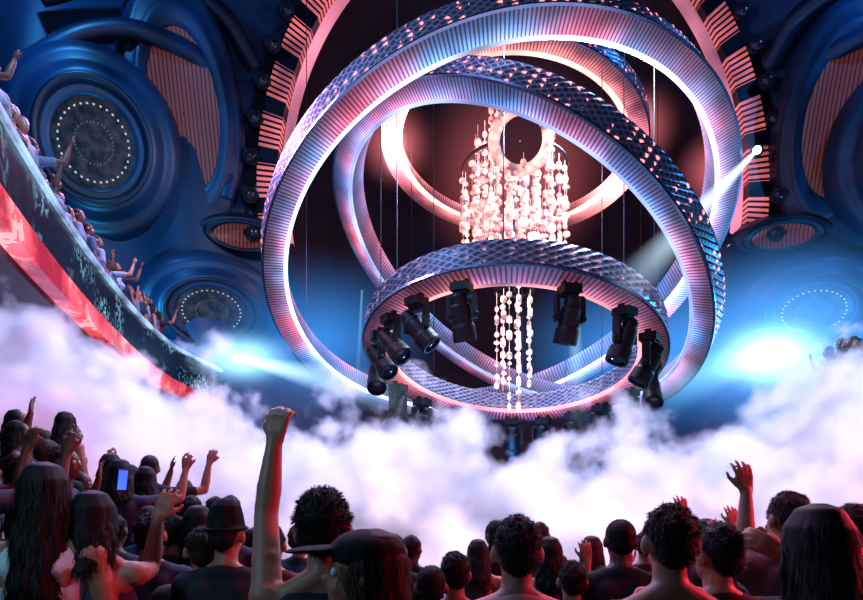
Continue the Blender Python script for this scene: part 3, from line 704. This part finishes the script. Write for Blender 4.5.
haze(at(242,358,13.0),1.0,(.30,.70,1.0),5.5,"white-blue glow around a spotlight",2.8,(1.5,1,.8))
haze(at(320,340,12.8),2.2,(.04,.33,1.0),1.2,"glowing blue haze beneath the rings",2,(1.3,1,.9))
haze(at(640,350,13.0),2.6,(.05,.33,1.0),1.5,"glowing blue haze beside the rings",2,(1.3,1,.8))
haze(at(395,145,14.9),1.2,(1,.22,.26),1.6,"pink glow around the upper ring",2.5)
haze(at(394,148,14.4),.55,(1,.6,.55),2.6,"hot pink-white glow on the upper ring",2.2,(.7,1,1.5))
haze(at(637,130,14.9),1.2,(1,.22,.26),1.6,"pink glow around the upper ring",2.5)
haze(at(641,122,14.4),.5,(1,.6,.55),2.4,"hot pink-white glow on the upper ring",2.2,(.7,1,1.5))
haze(at(515,175,12.6),2.2,(1,.2,.22),.6,"glowing warm haze around the crystal chandelier",1.5)
haze(at(715,170,13.4),1.0,(1,.2,.24),1.0,"pink glow beside the largest ring",2)
def beam(a,b,r0,r1,col,s,fp=1.3):  # beam is a cone painted with its own emission, not lamp light
    a=V(a);b=V(b);L=(b-a).length; q=(b-a).normalized().to_track_quat('Z','Y')
    h=N("beam"); sp=h.node("ShaderNodeSeparateXYZ"); h.link(h.obj(),sp.inputs[0]); x,y,z=sp.outputs
    rr=h.m_('SQRT',h.m_('ADD',h.m_('MULTIPLY',x,x),h.m_('MULTIPLY',y,y)))
    t=h.m_('DIVIDE',z,L); W=h.m_('ADD',r0,h.m_('MULTIPLY',t,r1-r0))
    k=h.m_('MAXIMUM',h.m_('SUBTRACT',1,h.m_('DIVIDE',rr,W)),0)
    fall=h.m_('POWER',h.m_('MAXIMUM',h.m_('SUBTRACT',1,t),0),fp)
    k=h.m_('DIVIDE',h.m_('MULTIPLY',h.m_('MULTIPLY',k,fall),s),W)
    em=h.node("ShaderNodeEmission"); em.inputs[0].default_value=c4(col); h.link(k,em.inputs[1]); h.link(em.outputs[0],h.out.inputs['Volume'])
    h.m.cycles.volume_step_rate=.3
    obj("emissive_beam",lathe("emissive_beam",[(.001,0),(r0,0),(r1,L),(.001,L)],24,h.m),None,a,q,label="soft white-blue spotlight beam painted as a glowing cone",category="light beam",kind="stuff")
beam(at(757,150,10.6),at(625,290,8.3),.04,.34,(.6,.8,1),.9,.7)
beam(at(238,358,13.2),at(420,402,11.2),.07,.6,(.5,.8,1),1.5,1.5)
beam(at(772,352,12.0),at(620,400,10.5),.2,.8,(.3,.75,1),.9)
beam(at(575,328,8.6),at(578,440,8.9),.10,.2,(.5,.8,1),.45)
beam(at(362,290,12.5),at(356,405,12.5),.03,.08,(.4,.75,1),.35)
for (px,py,Y,lab,armL) in ((776,354,12.6,"round spotlight shining straight into the hall",0),(236,358,13.6,"round spotlight aimed across the stage",0),(757,150,10.8,"bright spotlight on a long arm from the arch",1)):
    p=at(px,py,Y); q=V((-.5 if px>400 else .8,-1,-.3)).to_track_quat('Z','Y')
    e=empty("stage_spotlight",p,lab,"stage light",quat=q,scale=.42)
    obj("lamp_can",canm,e,(0,0,-.4)); obj("lamp_lens",lathe("lamp_lens",[(.17,.0),(.12,.04),(.01,.05)],20,emit("hot_lens",(.8,.93,1),6),smooth=True),e); obj("bracket",brk,e,(0,0,-.4))
    if armL:
        tgt=q.inverted()@(at(757,150,15.6)-p)/.42
        obj("support_arm",mesh("support_arm",*capsule((0,0,-.5),tgt,.05,.05,8,1),blackm),e)

# ================================================================== LIGHTS (added lamps, no fixtures built)
def point(loc,col,e,r=.1):
    l=bpy.data.lights.new("lamp",'POINT'); l.energy=e; l.color=col; l.shadow_soft_size=r
    o=bpy.data.objects.new("point_lamp",l); o.location=loc; COL.objects.link(o)
def area(loc,tgt,col,e,sz):
    l=bpy.data.lights.new("lamp",'AREA'); l.energy=e; l.color=col; l.size=sz
    o=bpy.data.objects.new("area_lamp",l); o.location=loc; o.rotation_mode='QUATERNION'; o.rotation_quaternion=(V(tgt)-V(loc)).to_track_quat('-Z','Y'); COL.objects.link(o)
point((-7.2,10.5,13.0),(.06,.4,1),650); point((10.2,10.8,13.3),(.05,.35,1),480)
point((-7.2,12.2,5.2),(.03,.5,1),450); point((10.5,12.0,5.0),(.05,.55,1),600)
point((1.6,12.2,2.2),(.08,.4,1),250)
area((-2.6,5.0,8.0),(-4.8,7,5.4),(.25,.62,1),170,.8)
area((1.0,5.2,7.2),(0.5,1.5,1.4),(1,.22,.30),180,2.0)
area((-1.8,4.6,6.4),(-1.2,2.0,1.4),(.12,.45,1),100,1.0)
area((4.6,2.9,2.9),(1.0,2.3,1.6),(1,.05,.10),240,.7)
area((-1.9,1.0,2.6),(-.9,2.3,1.6),(.35,.75,1),14,.4)
area((-3,4,9),(1,11,7),(.3,.5,1),220,2)
area((3,11,9.5),(0,6.9,1),(.6,.75,1),1600,2)
area((-4,9.5,8.8),(-3.5,6.9,2),(.9,.45,1),600,2)
W=bpy.data.worlds.new("World"); SC.world=W; W.use_nodes=True
W.node_tree.nodes['Background'].inputs[0].default_value=(.01,.03,.1,1); W.node_tree.nodes['Background'].inputs[1].default_value=.1
cam=bpy.data.cameras.new("cam"); cam.lens=F/863*36; cam.shift_y=190/863; cam.clip_end=100
co=bpy.data.objects.new("cam",cam); co.location=(0,0,CZ); co.rotation_euler=(math.pi/2,0,0)
COL.objects.link(co); SC.camera=co
